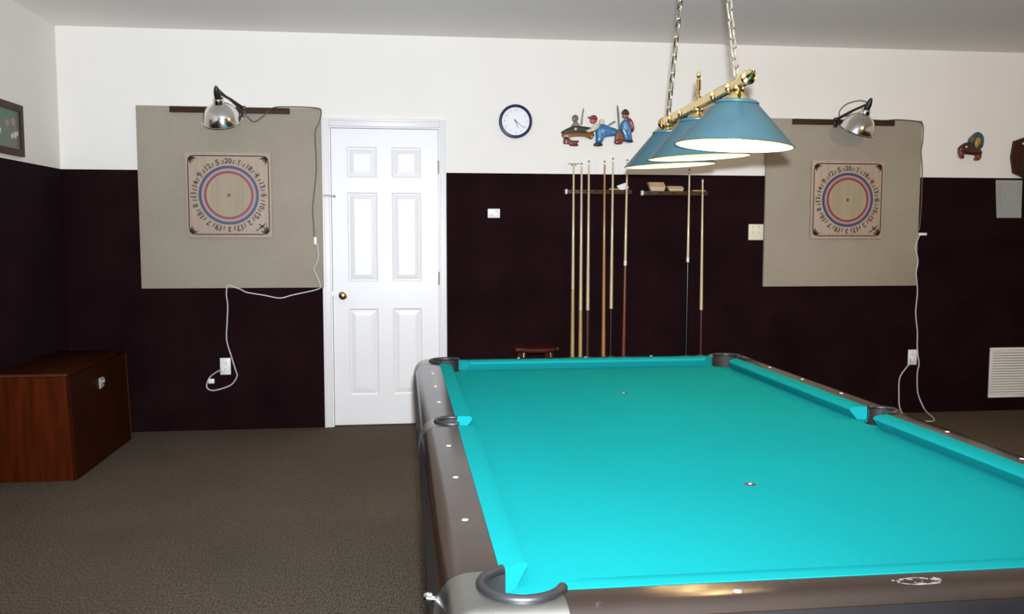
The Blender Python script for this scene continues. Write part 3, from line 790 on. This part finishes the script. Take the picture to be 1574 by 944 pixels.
cue(1.236, 1.822, 0.0, CUEP, CUEG, .80, 'plain pale maple cue, second from the left in the racks')
cue(1.287, 1.838, 0.0, CUEP, CUED, .800, 'pale cue with dark brown butt, third from the left')
cue(1.398, 1.838, 0.004, CUEO, CUEO, .90, 'amber brown cue, only one of that colour in the racks')
cue(1.457, 1.858, -.004, CUEP, CUEK, .810, 'pale cue with black butt next to the amber cue')
cue(1.558, 1.850, -.012, CUEP, CUER, 1.128, 'pale cue with white joint ring and long red-brown butt', ringm=FERR)
cue(2.006, 1.788, -.002, CUEP, CUEK, 1.150, 'pale cue with long black butt in the right-hand rack', ringm=FERR)
cue(2.103, 1.722, .010, CUEP, CUEM, .795, 'pale cue with maroon butt, rightmost in the racks')
# things lying on the racks
CARD = mat('tan_cardboard', (.42, .27, .13, 1), .8, noise=.15, scale=20)
CARDL = mat('pale_cardboard', (.55, .42, .26, 1), .8, noise=.15, scale=20)
def chalk_box(x0, x1, z, h, label):
    o = thing('chalk_box', label, 'box', ((x0+x1)/2, -.035, z), 'small boxes on the cue rack')
    obj('tray', prism([(x0+.018, z), (x1-.004, z), (x1+.004, z+h*.5), (x0+.006, z+h*.5)], 'y', -.050, -.012), CARDL, o, smooth=0)
    obj('lid', prism([(x0+.006, z+h*.5), (x1+.004, z+h*.5), (x1-.012, z+h), (x0-.006, z+h)], 'y', -.054, -.010), CARD, o, smooth=0)
    return o
chalk_box(1.722, 1.838, 1.635, .060, 'taller tan cardboard box on the right-hand cue rack')
chalk_box(1.858, 1.972, 1.635, .034, 'lower tan cardboard box beside the taller one on the rack')
pl = obj('score_card', prism([(1.492, 1.668), (1.560, 1.692), (1.578, 1.652), (1.535, 1.640), (1.508, 1.643)], 'y', -.047, -.042), mat('white_card', (.78, .77, .76, 1), .7), base=(1.535, -.045, 1.64), smooth=0)
tag(pl, 'small white card propped on the left-hand cue rack', 'card')
pl = obj('wood_strip', box(1.440, 1.510, -.050, -.020, 1.6405, 1.650, bevel=.001), CARD, base=(1.475, -.035, 1.6405)); tag(pl, 'short flat tan strip on the left-hand cue rack', 'strip')
pl = obj('wood_strip', box(2.040, 2.135, -.050, -.018, 1.6345, 1.643, bevel=.001), CARD, base=(2.09, -.035, 1.6345)); tag(pl, 'short flat tan strip on the right-hand cue rack', 'strip')

# ------------------------------------------------------------------ stool
STW = mat('red_stool_wood', (.085, .014, .006, 1), .25, noise=.4, scale=10, coat=.5)
sx0, sy0, sz0 = .888, -.26, .578
so = thing('stool', 'round dark red wooden stool behind the pool table', 'stool', (sx0, sy0, 0))
obj('seat', lathe([(0, sz0), (.13, sz0), (.155, sz0-.004), (.162, sz0-.014), (.158, sz0-.026), (.14, sz0-.034), (0, sz0-.034)], 40, T(sx0, sy0, 0)), STW, so)
feet = []
for a in (45, 135, 225, 315):
    ca, sa = math.cos(math.radians(a)), math.sin(math.radians(a))
    t_ = Vector((sx0+ca*.125, sy0+sa*.125, sz0-.030)); f_ = Vector((sx0+ca*.200, sy0+sa*.200, 0))
    obj('leg', tube([t_, t_.lerp(f_, .3), t_.lerp(f_, .6), f_], [.016, .019, .017, .012], 12), STW, so); feet.append((t_, f_))
for i in range(4):
    k = .62 if i % 2 else .52
    a = feet[i][0].lerp(feet[i][1], k); b = feet[(i+1) % 4][0].lerp(feet[(i+1) % 4][1], k)
    obj('rung', tube([a, a.lerp(b, .5), b], [.009, .012, .009], 10), STW, so)

# ------------------------------------------------------------------ cabinet by the left wall
cb = thing('cabinet', 'low dark mahogany cabinet against the left wall', 'cabinet', (-1.97, -.71, 0))
X0, X1, Y0, Y1, ZT = -2.192, -1.752, -1.199, -.222, .585
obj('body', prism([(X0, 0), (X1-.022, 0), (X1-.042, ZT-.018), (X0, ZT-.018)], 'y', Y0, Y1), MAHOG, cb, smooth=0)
obj('top', box(X0, X1-.030, Y0-.004, Y1+.004, ZT-.0175, ZT, bevel=.003), MAHOG_SHADE, cb)
obj('top_edge', box(X0, X1-.030, Y0-.0075, Y0-.0045, ZT-.014, ZT-.001), MEDGE, cb, smooth=0)
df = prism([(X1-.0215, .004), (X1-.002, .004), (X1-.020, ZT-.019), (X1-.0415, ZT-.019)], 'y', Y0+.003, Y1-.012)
dr = obj('door', df, MAHOG_SHADE, cb, smooth=0)
obj('door_edge', prism([(X1-.0215, .004), (X1-.0005, .004), (X1-.0185, ZT-.019), (X1-.0415, ZT-.019)], 'y', Y1-.0115, Y1-.0005), MEDGE, cb, smooth=0)
hd = obj('pull', prism([(-.755, .425), (-.700, .430), (-.665, .450), (-.672, .475), (-.705, .488), (-.755, .486)], 'x', X1-.018, X1-.010), mat('brushed_nickel', (.60, .58, .55, 1), .55, metal=.6, noise=.1, scale=40), dr, smooth=0)
hd['label'] = 'small silver pull'
obj('lock_cylinder', lathe([(0, .016), (.011, .015), (.013, 0), (0, 0)], 16, T(X1-.012, -.705, .458) @ Matrix.Rotation(PI/2, 4, 'Y')), CHROME, dr)

# ------------------------------------------------------------------ picture on left wall
pc = thing('framed_picture', 'dark wood framed picture of flowers on green, on the left wall', 'picture', (XL, -.88, 1.775))
FRW = mat('dark_walnut_frame', (.060, .026, .018, 1), .45, spec=.12, noise=.4, scale=10)
ya, yb, za, zb_ = -1.16, -.606, 1.776, 2.070
bw = .038
def fr(y0, y1, z0, z1, ins):
    return [(y0+ins, z0+ins), (y1-ins, z0+ins), (y1-ins, z1-ins), (y0+ins, z1-ins)]
o_ = fr(ya, yb, za, zb_, 0); i_ = fr(ya, yb, za, zb_, bw)
for k in range(4):
    bm = prism([o_[k], o_[(k+1) % 4], i_[(k+1) % 4], i_[k]], 'x', XL+.0005, XL+.024)
    obj('frame_bar', bm, FRW, pc, smooth=0)
def paint_mat():
    m = mat('green_flower_print', (.085, .20, .12, 1), .45, col2=(.19, .16, .15, 1), scale=7, spec=.2)
    return m
pr_ = obj('print', box(XL+.0005, XL+.012, ya+bw, yb-bw, za+bw, zb_-bw), paint_mat(), pc, smooth=0)
FLW = mat('print_white', (.55, .58, .50, 1), .4); FLP = mat('print_pink', (.33, .16, .18, 1), .4); FLG = mat('print_leaf', (.06, .14, .05, 1), .4)
def on_print(pts, m, nm, x): obj(nm, prism(chaikin(pts, 2), 'x', XL+.012, XL+x), m, pr_, smooth=0)
for (y, z, s) in ((-.70, 1.895, .022), (-.74, 1.885, .018), (-.672, 1.905, .016), (-.90, 1.90, .022), (-.98, 1.885, .018)):
    on_print([(y-s*.6, z-s), (y+s*.5, z-s*.9), (y+s, z+s*.7), (y+s*.3, z+s*.4), (y, z+s*1.1), (y-s*.4, z+s*.4), (y-s, z+s*.8)], FLW, 'white_flower', .0128)
    on_print([(y-.003, z-s), (y+.003, z-s), (y+.006, z-.055), (y, z-.058)], FLG, 'leaf', .0124)
for (y, z, s) in ((-.72, 1.965, .030), (-.80, 1.95, .026), (-.95, 1.965, .030)):
    on_print([(y-s, z-s*.4), (y, z-s*.8), (y+s, z-s*.3), (y+s*.8, z+s*.6), (y, z+s*.9), (y-s*.9, z+s*.5)], FLP, 'pink_flower', .0126)

# ------------------------------------------------------------------ wall ornament of pool players (painted relief)
def pcol(n, r, g, b, rough=.35): return mat('ornament_'+n, srgb(r, g, b), rough, noise=.35, scale=60, coat=.3)
OB, OBL, ORD, OWH, OGR, OGN, OBR, ODK, OSK, OGY, OGO = (pcol('denim_blue', 52, 120, 170), pcol('light_denim', 120, 170, 205), pcol('red', 150, 35, 45), pcol('cream', 225, 215, 195), pcol('grey_brown', 110, 105, 90),
    pcol('dark_green', 45, 55, 30), pcol('brown', 125, 80, 35), pcol('black_brown', 45, 25, 25), pcol('skin', 165, 95, 80), pcol('grey', 125, 120, 115), pcol('gold', 165, 130, 50))
OMR = pcol('dark_red_wood', 120, 50, 35)
on1 = thing('wall_ornament', 'painted relief of three pool players around a table, beside the clock', 'wall ornament', (1.35, 0, 1.94))
def c1(p): return [(1.0008+x*.0004885, 2.332-y*.0004885) for x, y in p]
def part1(name, pts, m, y, t, sm=2, parent=on1): return obj(name, add_wall_blob(bmesh.new(), c1(pts), y, t, sm), m, parent, smooth=50)
part1('table_base', [(235, 690), (330, 680), (340, 720), (475, 715), (460, 745), (440, 760), (475, 800), (330, 800), (325, 770), (235, 775), (245, 720)], OMR, -.001, .020)
part1('table_top', [(200, 600), (330, 530), (420, 505), (640, 530), (700, 560), (690, 610), (560, 610), (210, 625)], OGN, -.001, .024)
part1('table_rail', [(205, 600), (640, 605), (690, 620), (680, 665), (640, 715), (600, 665), (340, 665), (300, 690), (225, 690)], OBR, -.004, .028)
part1('cue_ball', [(392, 545), (412, 538), (430, 552), (428, 575), (408, 585), (390, 572)], OWH, -.020, .012)
part1('rail_knob', [(228, 645), (265, 640), (275, 675), (240, 690)], OGO, -.025, .012)
part1('rail_knob', [(615, 650), (660, 650), (665, 685), (630, 695)], OGO, -.025, .012)
fa = part1('far_player', [(345, 560), (350, 510), (385, 475), (380, 450), (450, 450), (455, 480), (500, 520), (500, 560)], OGY, -.001, .014)
part1('head', [(362, 400), (380, 360), (430, 355), (460, 395), (450, 440), (410, 465), (370, 445)], OGR, -.001, .020, parent=fa)
part1('cue', [(520, 262), (542, 262), (518, 400), (515, 500), (485, 500), (500, 400)], OGY, -.002, .012, 1, parent=fa)
fb = part1('bending_player', [(700, 560), (740, 490), (830, 480), (900, 520), (1000, 540), (1040, 590), (1000, 650), (880, 660), (810, 690), (800, 760), (700, 760), (710, 650)], OB, -.003, .036)
part1('arm', [(550, 590), (560, 575), (600, 570), (640, 530), (680, 490), (740, 480), (770, 510), (720, 570), (650, 600), (600, 615)], OWH, -.012, .034, parent=fb)
part1('shoulder', [(750, 470), (760, 420), (800, 405), (835, 430), (830, 480), (780, 500)], OWH, -.003, .026, parent=fb)
part1('head', [(610, 430), (650, 400), (720, 420), (720, 460), (670, 490), (625, 475)], OSK, -.016, .026, parent=fb)
part1('cap', [(575, 385), (600, 395), (640, 365), (690, 360), (725, 400), (722, 440), (690, 430), (640, 425), (600, 415)], ORD, -.018, .030, parent=fb)
part1('trouser_patch', [(760, 560), (830, 540), (840, 610), (780, 630)], OBL, -.026, .014, parent=fb)
part1('shoe', [(675, 770), (700, 745), (800, 745), (812, 800), (680, 800)], ODK, -.005, .030, parent=fb)
part1('cue', [(870, 500), (980, 430), (995, 445), (985, 460), (890, 515)], OGY, -.010, .016, 1, parent=fb)
part1('wooden_crate', [(990, 570), (1060, 540), (1100, 620), (1140, 690), (1090, 760), (1070, 770), (975, 765), (985, 690)], OBR, -.004, .026)
part1('crate_foot', [(975, 700), (1080, 690), (1130, 700), (1090, 740), (1080, 770), (975, 768)], OMR, -.010, .026)
fc = part1('standing_player', [(1075, 450), (1120, 410), (1200, 420), (1230, 520), (1225, 610), (1250, 745), (1130, 740), (1110, 650), (1060, 560)], OB, -.004, .034)
part1('sleeve', [(1150, 400), (1190, 380), (1240, 440), (1268, 540), (1245, 605), (1215, 570), (1210, 490)], ORD, -.010, .034, parent=fc)
part1('head', [(1080, 360), (1100, 330), (1180, 330), (1185, 370), (1150, 410), (1105, 405)], OSK, -.010, .028, parent=fc)
part1('hat', [(1072, 335), (1090, 290), (1125, 262), (1165, 285), (1190, 330), (1180, 355), (1100, 350)], ODK, -.012, .030, parent=fc)
part1('bib', [(1085, 470), (1130, 430), (1160, 500), (1170, 570), (1120, 580)], OBL, -.024, .016, parent=fc)
part1('shoe', [(1120, 735), (1130, 700), (1250, 700), (1252, 745)], ODK, -.008, .032, parent=fc)
part1('cue', [(1003, 215), (1025, 215), (1045, 400), (1060, 600), (1035, 600), (1025, 450)], OGR, -.016, .018, 1, parent=fc)

on2 = thing('wall_ornament', 'small painted relief of a player leaning over a brown table, far right', 'wall ornament', (4.16, 0, 1.87))
def c2(p): return [(3.716+x*.00094, 2.199-y*.00094) for x, y in p]
def part2(name, pts, m, y, t, sm=2, parent=on2): return obj(name, add_wall_blob(bmesh.new(), c2(pts), y, t, sm), m, parent, smooth=50)
OTL = pcol('teal', 30, 90, 100); OYE = pcol('yellow', 190, 145, 35); OBD = pcol('dark_brown', 70, 35, 25)
part2('table_top', [(365, 260), (390, 225), (450, 195), (520, 215), (580, 280), (560, 305), (450, 300), (390, 290)], OBD, -.001, .030)
part2('table_leg', [(365, 260), (405, 275), (420, 335), (385, 330), (370, 295)], OMR, -.006, .030)
part2('table_leg', [(510, 295), (570, 290), (545, 350), (500, 340), (515, 320)], OMR, -.006, .030)
pf = part2('player', [(445, 190), (480, 150), (525, 115), (570, 140), (582, 190), (570, 255), (520, 250), (470, 220)], OTL, -.003, .030)
part2('shirt', [(490, 190), (515, 160), (540, 175), (540, 210), (515, 255), (495, 235)], OYE, -.016, .026, parent=pf)
part2('head', [(455, 185), (475, 160), (505, 165), (505, 200), (480, 215)], OBR, -.014, .026, parent=pf)
part2('ball', [(412, 240), (425, 230), (437, 240), (427, 252)], OWH, -.026, .010)

# ------------------------------------------------------------------ dark wooden plaque, notice, grille at right edge
pq = thing('wooden_plaque', 'dark brown wooden plaque at the far right of the white wall', 'plaque', (4.68, 0, 1.755))
def oct_(k): 
    return [(4.680+x*k, 1.910+z*k) for x, z in ((-.195, -.005), (-.178, .112), (-.080, .145), (.080, .145), (.178, .112), (.195, -.005), (.172, -.125), (.080, -.160), (-.080, -.160), (-.172, -.125))]
obj('body', add_wall_blob(bmesh.new(), oct_(1), -.001, .030, 0, False), mat('plaque_wood', (.050, .016, .009, 1), .4, spec=.15, noise=.3, scale=14, stretch=(1, 1, 6)), pq, smooth=0)
bm = bmesh.new(); add_wall_blob(bm, [(4.548, 1.800), (4.812, 1.800), (4.812, 1.905), (4.548, 1.905)], -.031, .004, 0, False)
obj('inset', bm, mat('plaque_inset', (.008, .006, .006, 1), .5), pq, smooth=0)
bm = bmesh.new(); add_wall_blob(bm, [(4.548, 2.000), (4.580, 2.020), (4.640, 2.005), (4.590, 1.988)], -.031, .005, 1)
obj('emblem', bm, mat('plaque_cream', (.60, .52, .42, 1), .5), pq)
# notice
def sheet(x0, x1, z0, z1):
    bm = bmesh.new(); n = 10; g = []
    for i in range(n+1):
        for j in range(n+1):
            u, v = i/n, j/n
            curl = .006*(1-v)**2 + .004*(1-u)**3
            g.append(bm.verts.new((x0+(x1-x0)*u + (1-v)*.016*(1-u), -.0095-curl, z0+(z1-z0)*v)))
    for i in range(n):
        for j in range(n):
            a = i*(n+1)+j; bm.faces.new((g[a], g[a+n+1], g[a+n+2], g[a+1]))
    bmesh.ops.solidify(bm, geom=bm.faces[:], thickness=.0005)
    return bm
nt_ = thing('paper_notice', 'white printed paper notice pinned on the dark carpet at right', 'notice', (4.49, -.0095, 1.455))
PAP = mat('notice_paper', (.60, .61, .60, 1), .8, noise=.05, scale=9)
sh_ = obj('sheet', sheet(4.372, 4.590, 1.456, 1.735), PAP, nt_)
bm = bmesh.new()
random.seed(3)
for (a, b, zc) in [(4.412, 4.445, 1.712), (4.468, 4.530, 1.716), (4.470, 4.520, 1.704), (4.408, 4.440, 1.694), (4.412, 4.450, 1.655), (4.455, 4.470, 1.655), (4.414, 4.447, 1.638), (4.455, 4.475, 1.636)] + [(4.414+random.uniform(0, .004), 4.440+random.uniform(0, .02), 1.608-.011*k) for k in range(7)] + [(4.560, 4.580, 1.70-.03*k) for k in range(5)] + [(4.470, 4.505, 1.500), (4.474, 4.500, 1.490)]:
    add_box(bm, a, b, -.0195, -.0190, zc-.0038, zc+.0038)
obj('print_lines', bm, mat('faded_print', (.36, .37, .37, 1), .8), nt_, smooth=0)['kind'] = 'stuff'
# return air grille
vg = thing('air_grille', 'white louvred return air grille low on the wall at right', 'vent', (4.62, -.008, .10))
VX0, VX1, VZ0, VZ1 = 4.388, 4.860, .102, .482
for nm, a in (('frame_bar', (VX0, VX1, -.022, -.0085, VZ1-.022, VZ1)), ('frame_bar', (VX0, VX1, -.022, -.0085, VZ0, VZ0+.022)), ('frame_bar', (VX0, VX0+.022, -.022, -.0085, VZ0+.022, VZ1-.022)), ('frame_bar', (VX1-.022, VX1, -.022, -.0085, VZ0+.022, VZ1-.022))):
    obj(nm, box(*a, bevel=.002), WPLAS, vg)
obj('backing', box(VX0+.022, VX1-.022, -.0100, -.0086, VZ0+.022, VZ1-.022), mat('grille_shadow_grey', (.12, .12, .12, 1), .8), vg, smooth=0)
ns = 17; zz0 = VZ0+.022; pitch = (VZ1-VZ0-.044)/ns
sl = finish(prism([(-.0215, -pitch*.30), (-.0205, -pitch*.38), (-.0105, pitch*.28), (-.0115, pitch*.36)], 'x', -(VX1-VX0-.046)/2, (VX1-VX0-.046)/2), 'slat', WPLAS, 0)
for k in range(ns):
    o = bpy.data.objects.new('slat', sl); C.objects.link(o); o.parent = vg
    o.location = Vector(((VX0+VX1)/2, 0, zz0+pitch*(k+.5)))-BASE[vg.name]

# ------------------------------------------------------------------ added warm fill light, unseen, at the ceiling on the right
cf = thing('warm_fill_light', 'added warm fill light, unseen, above the right side of the room', 'ceiling light', (3.4, -3.7, HC))
obj('base', lathe([(0, 0), (.20, 0), (.20, -.025), (0, -.025)], 32, T(3.4, -3.7, HC)), BRASS, cf)
obj('globe', lathe([(.19, -.025), (.185, -.055), (.15, -.09), (.08, -.112), (0, -.118)], 32, T(3.4, -3.7, HC)), mat('fill_light_glow', (1, .95, .85, 1), .5, emit=(1.0, .63, .23, 1), estr=158), cf)
